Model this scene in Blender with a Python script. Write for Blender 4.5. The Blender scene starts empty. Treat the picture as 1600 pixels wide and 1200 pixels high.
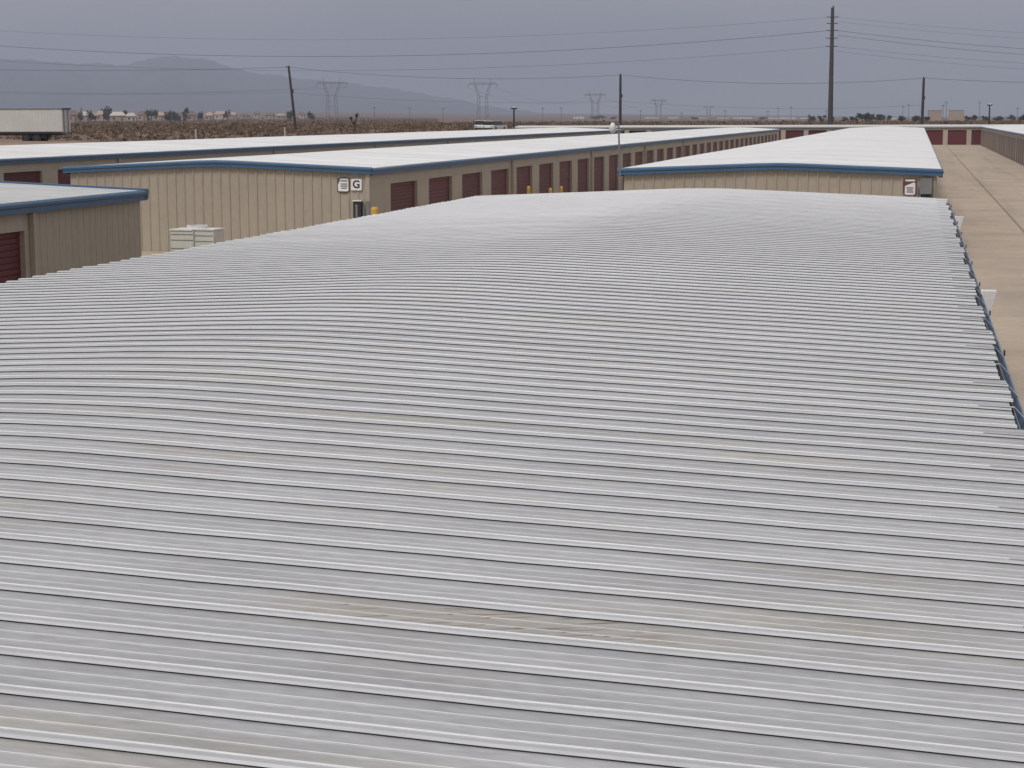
import bpy, bmesh, math, random
import numpy as np
from mathutils import Vector, Matrix

random.seed(11)
rng = np.random.default_rng(11)
R = math.radians
S = bpy.context.scene
C = S.collection

# ------------------------------------------------------------------ camera
F_PX, CAM_Z = 2900.0, 4.35
PITCH, YAW, ROLL = R(8.181), R(12.273), R(0.2)
fw = Vector((-math.sin(YAW) * math.cos(PITCH), math.cos(YAW) * math.cos(PITCH), -math.sin(PITCH)))
rt = Vector((math.cos(YAW), math.sin(YAW), 0))
dn = fw.cross(rt)
rt, dn = math.cos(ROLL) * rt + math.sin(ROLL) * dn, -math.sin(ROLL) * rt + math.cos(ROLL) * dn
cd = bpy.data.cameras.new('camera')
cd.sensor_width = 36
cd.lens = 36 * F_PX / 1600
cd.clip_start = 0.1
cd.clip_end = 60000
cam = bpy.data.objects.new('camera', cd)
C.objects.link(cam)
cam.matrix_world = Matrix(((rt.x, -dn.x, -fw.x, 0), (rt.y, -dn.y, -fw.y, 0), (rt.z, -dn.z, -fw.z, CAM_Z), (0, 0, 0, 1)))
S.camera = cam


def at(px, py, y=None, dist=None, z=None):
    """a pixel of the photograph -> the point on its ray at depth y, at ground distance dist, or at height z"""
    d = rt * ((px - 800) / F_PX) + dn * ((py - 600) / F_PX) + fw
    if y is not None:
        t = y / d.y
    elif z is not None:
        t = (z - CAM_Z) / d.z
    else:
        t = dist / math.hypot(d.x, d.y)
    return Vector((d.x * t, d.y * t, CAM_Z + d.z * t))


# ------------------------------------------------------------------ sky, sun, exposure
SUN_EL, SUN_AZ = R(57), R(200)          # azimuth clockwise from +Y: behind the camera, to the left
W = bpy.data.worlds.new('World')
S.world = W
W.use_nodes = True
nt = W.node_tree
nt.nodes.clear()


def N(tree, kind, **kw):
    n = tree.nodes.new(kind)
    for k, v in kw.items():
        if k.startswith('i_'):
            key = k[2:]
            n.inputs[int(key) if key.isdigit() else key.replace('_', ' ')].default_value = v
        else:
            setattr(n, k, v)
    return n


out = N(nt, 'ShaderNodeOutputWorld')
sky = N(nt, 'ShaderNodeTexSky', sky_type='NISHITA', sun_disc=False, sun_elevation=SUN_EL, sun_rotation=SUN_AZ,
        dust_density=4.0, air_density=1.5)
bg1 = N(nt, 'ShaderNodeBackground', i_Strength=0.006)
nt.links.new(sky.outputs[0], bg1.inputs[0])
tc = N(nt, 'ShaderNodeTexCoord')
mp = N(nt, 'ShaderNodeMapping')
mp.inputs['Scale'].default_value = (2.6, 2.6, 7.0)
nt.links.new(tc.outputs['Generated'], mp.inputs[0])
cn = N(nt, 'ShaderNodeTexNoise', i_Scale=1.7, i_Detail=5.0, i_Roughness=0.5, i_Distortion=0.4)
nt.links.new(mp.outputs[0], cn.inputs[0])
cr = N(nt, 'ShaderNodeValToRGB')
cr.color_ramp.elements[0].position = 0.36
cr.color_ramp.elements[1].position = 0.66
cr.color_ramp.elements[0].color = (0.292, 0.286, 0.298, 1)
cr.color_ramp.elements[1].color = (0.455, 0.432, 0.424, 1)
nt.links.new(cn.outputs['Fac'], cr.inputs[0])
bg2 = N(nt, 'ShaderNodeBackground', i_Strength=0.97)
nt.links.new(cr.outputs[0], bg2.inputs[0])
ad = N(nt, 'ShaderNodeAddShader')
nt.links.new(bg1.outputs[0], ad.inputs[0])
nt.links.new(bg2.outputs[0], ad.inputs[1])
nt.links.new(ad.outputs[0], out.inputs[0])

sl = bpy.data.lights.new('sun', 'SUN')
sl.energy = 1.5
sl.angle = R(18)
sl.color = (1.0, 0.965, 0.915)
sun = bpy.data.objects.new('sun', sl)
C.objects.link(sun)
sdir = Vector((math.sin(SUN_AZ) * math.cos(SUN_EL), math.cos(SUN_AZ) * math.cos(SUN_EL), math.sin(SUN_EL)))
sun.rotation_euler = sdir.to_track_quat('Z', 'Y').to_euler()

S.view_settings.view_transform = 'Standard'
S.view_settings.look = 'None'
S.view_settings.gamma = 1
S.view_settings.use_curve_mapping = False
S.view_settings.exposure = 0.47
S.render.engine = 'CYCLES'
S.cycles.use_denoising = True
S.cycles.max_bounces = 6
S.cycles.volume_bounces = 0


# ------------------------------------------------------------------ materials
def material(name, col, rough=0.6, metal=0.0, var=0.12, scale=2.0, stretch=(1, 1, 1), bump=0.0, bscale=30.0, tint=None,
             tint_amount=0.5, spec=0.5, fine=0.05, each=0.0):
    """procedural: base colour broken up by two sizes of world-space noise, optional second tint, optional bump"""
    m = bpy.data.materials.new(name)
    m.use_nodes = True
    t = m.node_tree
    b = t.nodes['Principled BSDF']
    b.inputs['Roughness'].default_value = rough
    b.inputs['Metallic'].default_value = metal
    b.inputs['Specular IOR Level'].default_value = spec
    g = N(t, 'ShaderNodeNewGeometry')
    mpn = N(t, 'ShaderNodeMapping')
    mpn.inputs['Scale'].default_value = stretch
    t.links.new(g.outputs['Position'], mpn.inputs[0])
    n1 = N(t, 'ShaderNodeTexNoise', i_Scale=scale, i_Detail=6.0, i_Roughness=0.6)
    n2 = N(t, 'ShaderNodeTexNoise', i_Scale=scale * 14, i_Detail=3.0)
    t.links.new(mpn.outputs[0], n1.inputs[0])
    t.links.new(mpn.outputs[0], n2.inputs[0])
    ma = N(t, 'ShaderNodeMapRange', i_1=0.3, i_2=0.7, i_3=1 - var, i_4=1 + var)
    mb = N(t, 'ShaderNodeMapRange', i_1=0.3, i_2=0.7, i_3=1 - fine, i_4=1 + fine)
    t.links.new(n1.outputs['Fac'], ma.inputs[0])
    t.links.new(n2.outputs['Fac'], mb.inputs[0])
    mu = N(t, 'ShaderNodeMath', operation='MULTIPLY')
    t.links.new(ma.outputs[0], mu.inputs[0])
    t.links.new(mb.outputs[0], mu.inputs[1])
    base = N(t, 'ShaderNodeMix', data_type='RGBA')
    base.inputs[6].default_value = (*col, 1)
    base.inputs[7].default_value = (*(tint or col), 1)
    n3 = N(t, 'ShaderNodeTexNoise', i_Scale=scale * 0.6, i_Detail=4.0)
    mo = N(t, 'ShaderNodeMapping')
    mo.inputs['Location'].default_value = (17.3, 4.1, 9.7)
    t.links.new(mpn.outputs[0], mo.inputs[0])
    t.links.new(mo.outputs[0], n3.inputs[0])
    mc = N(t, 'ShaderNodeMapRange', i_1=0.48, i_2=0.7, i_3=0.0, i_4=tint_amount if tint else 0.0)
    t.links.new(n3.outputs['Fac'], mc.inputs[0])
    t.links.new(mc.outputs[0], base.inputs[0])
    vm = N(t, 'ShaderNodeVectorMath', operation='SCALE')
    t.links.new(base.outputs[2], vm.inputs[0])
    t.links.new(mu.outputs[0], vm.inputs['Scale'])
    t.links.new(vm.outputs[0], b.inputs['Base Color'])
    if each:                                             # every sheet or door has weathered a little differently
        oi = N(t, 'ShaderNodeObjectInfo')
        me_ = N(t, 'ShaderNodeMapRange', i_3=1 - each, i_4=1 + each)
        t.links.new(oi.outputs['Random'], me_.inputs[0])
        vm2 = N(t, 'ShaderNodeVectorMath', operation='SCALE')
        t.links.new(vm.outputs[0], vm2.inputs[0])
        t.links.new(me_.outputs[0], vm2.inputs['Scale'])
        t.links.new(vm2.outputs[0], b.inputs['Base Color'])
    if bump:
        nb = N(t, 'ShaderNodeTexNoise', i_Scale=bscale, i_Detail=4.0)
        t.links.new(mpn.outputs[0], nb.inputs[0])
        bp = N(t, 'ShaderNodeBump', i_Strength=bump, i_Distance=0.02)
        t.links.new(nb.outputs['Fac'], bp.inputs['Height'])
        t.links.new(bp.outputs[0], b.inputs['Normal'])
    return m


def add_mask_tint(m, box, col, amount, scale, stretch, lo, hi, rot=0.0, invert=False):
    """a stain of its own shape inside a world-space box (x0, x1, y0, y1)"""
    t = m.node_tree
    b = t.nodes['Principled BSDF']
    src = b.inputs['Base Color'].links[0].from_socket
    g = N(t, 'ShaderNodeNewGeometry')
    sx = N(t, 'ShaderNodeSeparateXYZ')
    t.links.new(g.outputs['Position'], sx.inputs[0])
    x0, x1, y0, y1 = box
    prod = None
    for ax, a, c in ((0, x0, x1), (1, y0, y1)):
        mid, half = (a + c) / 2, (c - a) / 2
        s1 = N(t, 'ShaderNodeMath', operation='SUBTRACT', i_1=mid)
        t.links.new(sx.outputs[ax], s1.inputs[0])
        s2 = N(t, 'ShaderNodeMath', operation='ABSOLUTE')
        t.links.new(s1.outputs[0], s2.inputs[0])
        s3 = N(t, 'ShaderNodeMapRange', i_1=half * 0.55, i_2=half, i_3=1.0, i_4=0.0)
        t.links.new(s2.outputs[0], s3.inputs[0])
        if prod is None:
            prod = s3.outputs[0]
        else:
            pm = N(t, 'ShaderNodeMath', operation='MULTIPLY')
            t.links.new(prod, pm.inputs[0])
            t.links.new(s3.outputs[0], pm.inputs[1])
            prod = pm.outputs[0]
    mpn = N(t, 'ShaderNodeMapping')
    mpn.vector_type = 'TEXTURE'
    mpn.inputs['Rotation'].default_value = (0, 0, rot)
    mpn.inputs['Scale'].default_value = tuple(1 / q for q in stretch)
    t.links.new(g.outputs['Position'], mpn.inputs[0])
    nz = N(t, 'ShaderNodeTexNoise', i_Scale=scale, i_Detail=3.0)
    t.links.new(mpn.outputs[0], nz.inputs[0])
    mr = N(t, 'ShaderNodeMapRange', i_1=lo, i_2=hi, i_3=0.0, i_4=amount)
    t.links.new(nz.outputs['Fac'], mr.inputs[0])
    pm = N(t, 'ShaderNodeMath', operation='MULTIPLY')
    t.links.new(prod, pm.inputs[0])
    t.links.new(mr.outputs[0], pm.inputs[1])
    mx = N(t, 'ShaderNodeMix', data_type='RGBA')
    mx.inputs[7].default_value = (*col, 1)
    t.links.new(pm.outputs[0], mx.inputs[0])
    t.links.new(src, mx.inputs[6])
    t.links.new(mx.outputs[2], b.inputs['Base Color'])


M = {}
M['pan'] = material('dusty_galvalume', (0.440, 0.447, 0.462), 0.45, 0.2, 0.15, 2.0, (0.5, 1.6, 1), tint=(0.43, 0.415, 0.365),
                    tint_amount=0.7, bump=0.06, bscale=6, each=0.045, fine=0.10)
M['rib'] = material('clean_galvalume', (0.525, 0.535, 0.555), 0.38, 0.22, 0.10, 2.0, (0.5, 3, 1), bump=0.2, bscale=4, each=0.04)
add_mask_tint(M['pan'], (-2.1, -0.3, 5.26, 5.58), (0.42, 0.36, 0.27), 0.35, 2.0, (1, 3, 1), 0.3, 0.6)
add_mask_tint(M['pan'], (-1.95, -0.6, 5.26, 5.54), (0.20, 0.13, 0.06), 0.8, 3.4, (1.3, 19.0, 1), 0.565, 0.63, rot=R(24))
add_mask_tint(M['pan'], (-3.6, -2.3, 7.0, 8.2), (0.45, 0.35, 0.31), 0.5, 3.0, (1, 3, 1), 0.5, 0.7)
M['white_roof'] = material('white_metal_roof', (0.645, 0.655, 0.665), 0.5, 0.05, 0.12, 0.35, (0.4, 1.8, 1), tint=(0.56, 0.55, 0.53), tint_amount=0.6)
M['tan'] = material('tan_painted_steel', (0.41, 0.360, 0.290), 0.55, 0, 0.07, 0.8, (1, 1, 0.4), tint=(0.37, 0.32, 0.255))
M['pier'] = material('tan_trim_steel', (0.43, 0.375, 0.305), 0.55, 0, 0.07, 0.8)
M['blue'] = material('blue_painted_trim', (0.058, 0.130, 0.235), 0.42, 0, 0.10, 1.5, tint=(0.07, 0.12, 0.19))
M['gutter'] = material('faded_blue_gutter', (0.17, 0.225, 0.31), 0.5, 0.1, 0.15, 3.0, tint=(0.23, 0.25, 0.28))
M['maroon'] = material('maroon_roll_up_door', (0.118, 0.021, 0.028), 0.5, 0, 0.10, 0.7, tint=(0.095, 0.030, 0.032), each=0.14)
M['brown'] = material('brown_roll_up_door', (0.10, 0.055, 0.042), 0.5, 0, 0.10, 0.7)
M['dark'] = material('dark_steel', (0.03, 0.03, 0.032), 0.6)
M['slot_shade'] = material('rib_slot_shade', (0.36, 0.355, 0.365), 0.8)  # darker colour painting extra shade into the slot under each rib lip
M['ribtop'] = material('rib_top_metal', (0.465, 0.475, 0.492), 0.4, 0.22, 0.08, 2.0, (0.5, 3, 1))  # rib tops, slightly darker than the camera-side faces
M['edge'] = material('rib_highlight', (0.88, 0.88, 0.89), 0.35, 0.2, 0.08, 3.0, (1, 1, 1))  # near-white colour painting the thin highlight on rib crests and minor ribs
M['under'] = material('roof_underside', (0.22, 0.21, 0.2), 0.8)
M['concrete'] = material('drive_concrete', (0.42, 0.345, 0.27), 0.85, 0, 0.10, 0.35, tint=(0.35, 0.29, 0.23), tint_amount=0.8, bump=0.15, bscale=12, fine=0.06, each=0.05)
add_mask_tint(M['concrete'], (0.5, 4.2, 66, 150), (0.36, 0.235, 0.10), 0.55, 1.1, (1, 0.25, 1), 0.62, 0.7)
add_mask_tint(M['concrete'], (0.5, 9, 5, 300), (0.20, 0.165, 0.135), 0.35, 0.6, (1.4, 0.06, 1), 0.53, 0.72)
add_mask_tint(M['concrete'], (0.5, 9, 5, 300), (0.12, 0.10, 0.085), 0.45, 0.8, (1.0, 0.35, 1), 0.68, 0.74)
M['joint'] = material('joint_filler', (0.22, 0.18, 0.14), 0.95)
M['desert'] = material('desert_ground', (0.15, 0.098, 0.07), 0.95, 0, 0.22, 0.05, tint=(0.11, 0.075, 0.055), tint_amount=0.9)
M['dirt'] = material('bare_dirt', (0.27, 0.185, 0.145), 0.95, 0, 0.2, 0.12, tint=(0.2, 0.13, 0.1))
M['scrub'] = material('dry_scrub', (0.175, 0.12, 0.078), 0.9, 0, 0.35, 0.09, tint=(0.19, 0.135, 0.08), tint_amount=0.8)
M['rock'] = material('mountain_rock', (0.095, 0.095, 0.11), 0.95, 0, 0.3, 0.0012, tint=(0.08, 0.075, 0.07), tint_amount=0.8)
M['leaf'] = material('tree_foliage', (0.045, 0.055, 0.028), 0.8, 0, 0.3, 0.3, tint=(0.06, 0.06, 0.035))
M['bark'] = material('bark', (0.08, 0.06, 0.045), 0.9)
M['wood'] = material('weathered_pole_wood', (0.055, 0.042, 0.036), 0.85, 0, 0.2, 1.0, (1, 1, 0.2))
M['steel'] = material('rusted_steel_pole', (0.085, 0.075, 0.075), 0.6, 0.3, 0.12, 0.5)
M['lattice'] = material('galvanised_lattice', (0.16, 0.16, 0.165), 0.6, 0.4)
M['wire'] = material('conductor', (0.05, 0.05, 0.055), 0.6)
M['white'] = material('white_paint', (0.74, 0.74, 0.72), 0.45, 0, 0.06, 1.0)
M['trailer'] = material('trailer_white', (0.60, 0.60, 0.57), 0.5, 0, 0.06, 0.5)
M['bright'] = material('gloss_white', (0.82, 0.82, 0.82), 0.3)
M['black'] = material('black_rubber', (0.015, 0.015, 0.016), 0.7)
M['glass'] = material('dark_glass', (0.02, 0.022, 0.025), 0.08)
M['red'] = material('red_car_paint', (0.16, 0.018, 0.022), 0.3)
M['yellow'] = material('safety_yellow', (0.55, 0.33, 0.07), 0.55, 0, 0.12, 3)
M['grey'] = material('electrical_grey', (0.21, 0.215, 0.22), 0.5, 0.1)
M['acbody'] = material('aged_white_enamel', (0.62, 0.61, 0.55), 0.5, 0, 0.1, 2.0, tint=(0.4, 0.39, 0.32))
M['signred'] = material('sign_maroon', (0.15, 0.06, 0.06), 0.5)
M['ink'] = material('sign_ink', (0.012, 0.012, 0.014), 0.6)
M['stucco'] = material('stucco', (0.42, 0.34, 0.27), 0.9, 0, 0.08, 0.05)
M['stucco2'] = material('pale_stucco', (0.5, 0.45, 0.4), 0.9, 0, 0.08, 0.05)
M['tile'] = material('roof_tile', (0.17, 0.12, 0.095), 0.9)
M['tank'] = material('tan_block', (0.40, 0.31, 0.25), 0.9)


# ------------------------------------------------------------------ object helpers
def mesh(name, verts, faces, mats, parent=None, idx=None, smooth=False):
    me = bpy.data.meshes.new(name)
    me.from_pydata([tuple(v) for v in verts], [], faces)
    for m in (mats if isinstance(mats, (list, tuple)) else [mats]):
        me.materials.append(M[m])
    if idx is not None:
        me.polygons.foreach_set('material_index', idx)
    if smooth:
        me.polygons.foreach_set('use_smooth', [True] * len(faces))
    me.update()
    return link(name, me, parent)


def link(name, me, parent=None, loc=None, rz=0.0):
    o = bpy.data.objects.new(name, me)
    C.objects.link(o)
    if parent:
        o.parent = parent
    if loc is not None:
        o.location = loc
    if rz:
        o.rotation_euler.z = rz
    return o


def tag(o, label=None, cat=None, group=None, kind=None):
    for k, v in (('label', label), ('category', cat), ('group', group), ('kind', kind)):
        if v:
            o[k] = v
    return o


def thing(name, label, cat, loc=(0, 0, 0), rz=0.0, group=None):
    o = link(name, None, None, loc, rz)
    return tag(o, label, cat, group)


class B:
    """collects boxes, prisms and tubes into one mesh"""

    def __init__(s):
        s.v, s.f, s.i = [], [], []

    def quad(s, *p, m=0):
        n = len(s.v)
        s.v += [tuple(q) for q in p]
        s.f.append(tuple(range(n, n + len(p))))
        s.i.append(m)
        return s

    def box(s, x0, x1, y0, y1, z0, z1, m=0):
        n = len(s.v)
        s.v += [(x, y, z) for z in (z0, z1) for y in (y0, y1) for x in (x0, x1)]
        s.f += [tuple(n + k for k in q) for q in ((0, 2, 3, 1), (4, 5, 7, 6), (0, 1, 5, 4), (2, 6, 7, 3), (0, 4, 6, 2), (1, 3, 7, 5))]
        s.i += [m] * 6
        return s

    def tube(s, pts, r, n=8, m=0, cap=True):
        rr = r if isinstance(r, (list, tuple)) else [r] * len(pts)
        base = len(s.v)
        P = [Vector(p) for p in pts]
        for k, p in enumerate(P):
            d = (P[min(k + 1, len(P) - 1)] - P[max(k - 1, 0)]).normalized()
            u = d.cross(Vector((0, 0, 1)))
            if u.length < 1e-4:
                u = Vector((1, 0, 0))
            u.normalize()
            w = d.cross(u)
            for j in range(n):
                a = 2 * math.pi * (j + 0.5) / n
                s.v.append(tuple(p + rr[k] * (math.cos(a) * u + math.sin(a) * w)))
        for k in range(len(P) - 1):
            for j in range(n):
                a, b = base + k * n + j, base + k * n + (j + 1) % n
                s.f.append((a, b, b + n, a + n))
                s.i.append(m)
        if cap:
            s.f.append(tuple(base + j for j in range(n))[::-1])
            s.f.append(tuple(base + (len(P) - 1) * n + j for j in range(n)))
            s.i += [m, m]
        return s

    def extrude(s, prof, axis, a, b, m=0):
        """closed profile of (u, z) extruded along x (axis 0: u is y) or y (axis 1: u is x)"""
        n0, n = len(s.v), len(prof)
        for t in (a, b):
            s.v += [(t, u, z) if axis == 0 else (u, t, z) for u, z in prof]
        for j in range(n):
            k = (j + 1) % n
            s.f.append((n0 + j, n0 + k, n0 + n + k, n0 + n + j))
            s.i.append(m)
        s.f += [tuple(n0 + j for j in range(n))[::-1], tuple(n0 + n + j for j in range(n))]
        s.i += [m, m]
        return s

    def build(s, name, mats, parent=None, smooth=False):
        return mesh(name, s.v, s.f, mats, parent, s.i, smooth)


# ------------------------------------------------------------------ terrain
PAD = (-56.0, 34.0, -40.0, 300.0)


def noise2(x, y):
    return (np.sin(x * 0.031 + 1.3) * np.cos(y * 0.027 + 0.4) + 0.5 * np.sin(x * 0.083 + y * 0.061) + 0.25 * np.sin(x * 0.21 - y * 0.17 + 2.0))


def ground_z(x, y):
    x, y = np.asarray(x, float), np.asarray(y, float)
    dx = np.maximum(np.maximum(PAD[0] - x, x - PAD[1]), 0)
    dy = np.maximum(np.maximum(PAD[2] - y, y - PAD[3]), 0)
    d = np.hypot(dx, dy)
    t = np.clip(d / 16, 0, 1)
    t = t * t * (3 - 2 * t)
    r = np.hypot(x, y)
    z = t * (1.85 + 0.12 * noise2(x, y) + 0.25 * np.clip((d - 30) / 250, 0, 1))
    left = np.clip((-x / np.maximum(r, 1) - 0.0) / 0.45, 0, 1)
    z = z + left * np.clip((r - 1500) / 9000, 0, 1) ** 1.2 * 62
    az = np.degrees(np.arctan2(-x, np.maximum(y, 1e-3)))
    right = np.clip((17.0 - az) / 5.0, 0, 1) * (y > 0)
    z = z - right * np.clip((r - 560) / 2400, 0, 1) * 3.4
    return z - 0.02


rad = np.concatenate([[0.01], np.arange(6, 400, 4.0), np.geomspace(400, 16000, 60)])
ang = np.concatenate([np.arange(-16, 46, 0.5), np.arange(46, 344, 4.0)])        # degrees left of +Y
na, nr = len(ang), len(rad)
A_, R_ = np.meshgrid(np.radians(ang), rad)
gx, gy = -np.sin(A_) * R_, np.cos(A_) * R_
gz = ground_z(gx, gy)
gv = np.stack([gx, gy, gz], -1).reshape(-1, 3)
gf = [(i * na + j, i * na + (j + 1) % na, (i + 1) * na + (j + 1) % na, (i + 1) * na + j) for i in range(nr - 1) for j in range(na)]
g_o = mesh('ground', gv, [f[::-1] for f in gf], 'desert', smooth=True)
tag(g_o, 'brown open desert ground around the storage yard', None, kind='structure')

# yard paving: a base sheet with loose slabs on the open drive
pv = B().quad((-55, -20, 0.002), (34, -20, 0.002), (34, 299, 0.002), (-55, 299, 0.002)).build('yard_pavement', 'joint')
tag(pv, 'beige concrete pavement of the storage yard', kind='structure')
slab_l, Y_J = 8.6, 101.4
BX0, BX1, XV, RX = -8.75, 0.52, 3.95, 9.0


def slab_mesh(w, l):
    b = B()
    e = 0.03
    b.quad((e, e, 0.05), (w - e, e, 0.05), (w - e, l - e, 0.05), (e, l - e, 0.05))
    for p, q in (((0, 0), (w, 0)), ((w, 0), (w, l)), ((w, l), (0, l)), ((0, l), (0, 0))):
        i = lambda c, d, k: (min(max(c, e), k - e))
        b.quad((p[0], p[1], 0.01), (q[0], q[1], 0.01), (i(q[0], 0, w), i(q[1], 0, l), 0.05), (i(p[0], 0, w), i(p[1], 0, l), 0.05))
    me = bpy.data.meshes.new('slab')
    me.from_pydata(b.v, [], b.f)
    me.materials.append(M['concrete'])
    return me


gap = 0.012
sl1, sl2 = slab_mesh(XV - 0.62 - 0.015, slab_l - gap), slab_mesh(RX - 0.05 - XV - 0.035, slab_l - gap)
sl3 = slab_mesh(9.0, slab_l - gap)
k0 = int((Y_J + 6) // slab_l)
for k in range(-k0, 22):
    y = Y_J + k * slab_l
    link('slab', sl1, pv, (0.62, y, 0))
    link('slab', sl2, pv, (XV + 0.035, y + 0.0, 0))
for k in range(-6, 17):                                  # aisle between the two long white roofs and the cross aisle
    y = Y_J + k * slab_l
    link('slab', sl3, pv, (-17.9 + 0.02, y, 0))
    if y < 60:
        link('slab', sl3, pv, (-26.95, y, 0))
        link('slab', sl3, pv, (-8.85, y, 0))

dr = B()
pts = [(-62, 96), (-72, 140), (-84, 176), (-110, 205), (-150, 225)]
L_, R2 = [], []
for k, p in enumerate(pts):
    a, b2 = Vector((*pts[max(k - 1, 0)], 0)), Vector((*pts[min(k + 1, len(pts) - 1)], 0))
    n = (b2 - a).normalized().cross(Vector((0, 0, 1)))
    for side, lst in ((1, L_), (-1, R2)):
        q = Vector((*p, 0)) + n * 7 * side
        lst.append((q.x, q.y, float(ground_z(q.x, q.y)) + 0.12))
for k in range(len(pts) - 1):
    dr.quad(L_[k], L_[k + 1], R2[k + 1], R2[k])
tag(dr.build('dirt_track', 'dirt'), 'pale dirt track behind the long roof on the left', kind='structure')

# ------------------------------------------------------------------ mountains
mx_, my_ = [], []
prof = [(-500, 60), (-350, 74), (-200, 84), (-90, 86), (0, 90), (60, 95), (120, 99), (200, 101), (240, 91), (280, 88), (320, 92), (380, 110), (450, 121),
        (560, 131), (620, 140), (680, 149), (760, 165), (820, 174), (880, 179), (960, 182)]
pk = np.array(prof, float)
cols = np.arange(-500, 961, 6.0)
top = np.interp(cols, pk[:, 0], pk[:, 1])
top = top + 1.6 * np.sin(cols * 0.09) * np.sin(cols * 0.023 + 1) + 0.9 * np.sin(cols * 0.31 + 0.7)
rows = 34
mv, mf = [], []
for i in range(rows):
    u = i / (rows - 1)
    for j, cx in enumerate(cols):
        D = 8200 + 4300 * u
        p = at(cx, 183, dist=D)
        pt = at(cx, top[j], dist=12500)
        zb = float(ground_z(p.x, p.y)) - 6
        zt = pt.z
        ridge = 0.5 + 0.5 * math.sin(cx * 0.055 + 1.7 * math.sin(u * 5 + cx * 0.013)) * math.cos(cx * 0.021 + u * 2)
        prof_u = u ** 1.5
        bump = 0.30 * ridge * u * (1 - u) * 2.2 + 0.06 * math.sin(cx * 0.17 + u * 11) * u * (1 - u)
        z = zb + max(zt - zb, 0) * min(prof_u + bump, 1.0)
        mv.append((p.x, p.y, z))
nc = len(cols)
for i in range(rows - 1):
    for j in range(nc - 1):
        mf.append((i * nc + j, i * nc + j + 1, (i + 1) * nc + j + 1, (i + 1) * nc + j))
nb = len(mv)
for j, cx in enumerate(cols):                            # back slope
    p = at(cx, 183, dist=14500)
    mv.append((p.x, p.y, 0))
for j in range(nc - 1):
    a = (rows - 1) * nc + j
    mf.append((a, a + 1, nb + j + 1, nb + j))
tag(mesh('mountains', mv, mf, 'rock', smooth=True), 'hazy blue mountain range beyond the desert', kind='structure')


# ------------------------------------------------------------------ storage buildings
EAVE, RISE, PITCH_RIB = 2.75, 0.19, 0.3048


def roof_z(x, x0, x1, rise):
    """low gable, softly bent over the ridge"""
    c, h = (x0 + x1) / 2, (x1 - x0) / 2
    a = abs(x - c)
    s = rise / h
    rr = 0.7
    return EAVE + rise - (s * a if a > rr else s * (a * a + rr * rr) / (2 * rr))


def rib_profile(first=True):
    """(offset, height, material) of one 12-inch module, camera side first"""
    H = 0.0145
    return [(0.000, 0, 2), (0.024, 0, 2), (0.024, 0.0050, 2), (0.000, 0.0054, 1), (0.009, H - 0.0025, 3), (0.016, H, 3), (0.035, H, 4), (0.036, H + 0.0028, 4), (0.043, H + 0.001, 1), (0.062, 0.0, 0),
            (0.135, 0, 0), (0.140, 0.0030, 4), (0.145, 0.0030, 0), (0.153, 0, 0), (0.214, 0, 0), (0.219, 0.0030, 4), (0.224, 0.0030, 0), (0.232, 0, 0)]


def wob(x, y):
    return 0.0007 * math.sin(x * 1.9 + y * 3.1) * math.sin(y * 1.7 - x * 0.6) + 0.0007 * math.sin(x * 5.3 + y * 0.9) + 0.0006 * math.sin(x * 11.0 - y * 5.0)


def roof_panel(parent, x0, x1, y0, rise, nx, jit, full=True):
    offs = []
    for k in range(3):
        for o, h, m in rib_profile():
            offs.append((k * PITCH_RIB + o, h, m))
    offs.append((3 * PITCH_RIB, 0, 0))
    xs = np.linspace(x0 - 0.03 - jit, x1 + 0.03 + jit, nx + 1)
    v, f, idx = [], [], []
    no = len(offs)
    for x in xs:
        zb = roof_z(x, x0, x1, rise)
        for o, h, m in offs:
            y = y0 + o
            w = wob(x, y)
            dy = 0.0012 * math.sin(x * 0.8 + y * 0.55) + 0.0008 * math.sin(x * 3.7 + y * 2.2)
            v.append((x, y + dy, zb + h + w))
    for i in range(len(xs) - 1):
        for j in range(no - 1):
            f.append((i * no + j, (i + 1) * no + j, (i + 1) * no + j + 1, i * no + j + 1))
            idx.append(offs[j][2])
    return mesh('roof_panel', v, f, ['pan', 'rib', 'slot_shade', 'ribtop', 'edge'], parent, idx)


def trim_profile(h=0.20):
    return [(0.0, 0.012), (0.09, 0.012), (0.13, -0.03), (0.13, -0.085), (0.105, -0.11), (0.105, -h), (0.0, -h)]


def rake(parent, x0, x1, y, rise, sgn, ov=0.12):
    """sculpted rake trim along the gable at y, looking towards sgn"""
    P = trim_profile()
    n = len(P)
    xs = [x0 - ov, (x0 + x1) / 2 - 0.7, (x0 + x1) / 2, (x0 + x1) / 2 + 0.7, x1 + ov]
    v, f = [], []
    for x in xs:
        z = roof_z(min(max(x, x0), x1), x0, x1, rise)
        v += [(x, y + sgn * d, z + 0.03 + q) for d, q in P]
    for i in range(len(xs) - 1):
        for j in range(n):
            k = (j + 1) % n
            f.append((i * n + j, i * n + k, (i + 1) * n + k, (i + 1) * n + j))
    f += [tuple(range(n))[::-1], tuple((len(xs) - 1) * n + j for j in range(n))]
    return mesh('rake_trim', v, f, 'blue', parent)


def eave_trim(parent, x, y0, y1, sgn, mat='blue'):
    P = [(x + sgn * d, EAVE + 0.0 + q) for d, q in trim_profile(0.21)]
    return B().extrude(P, 1, y0, y1).build('eave_trim', mat, parent)


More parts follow.
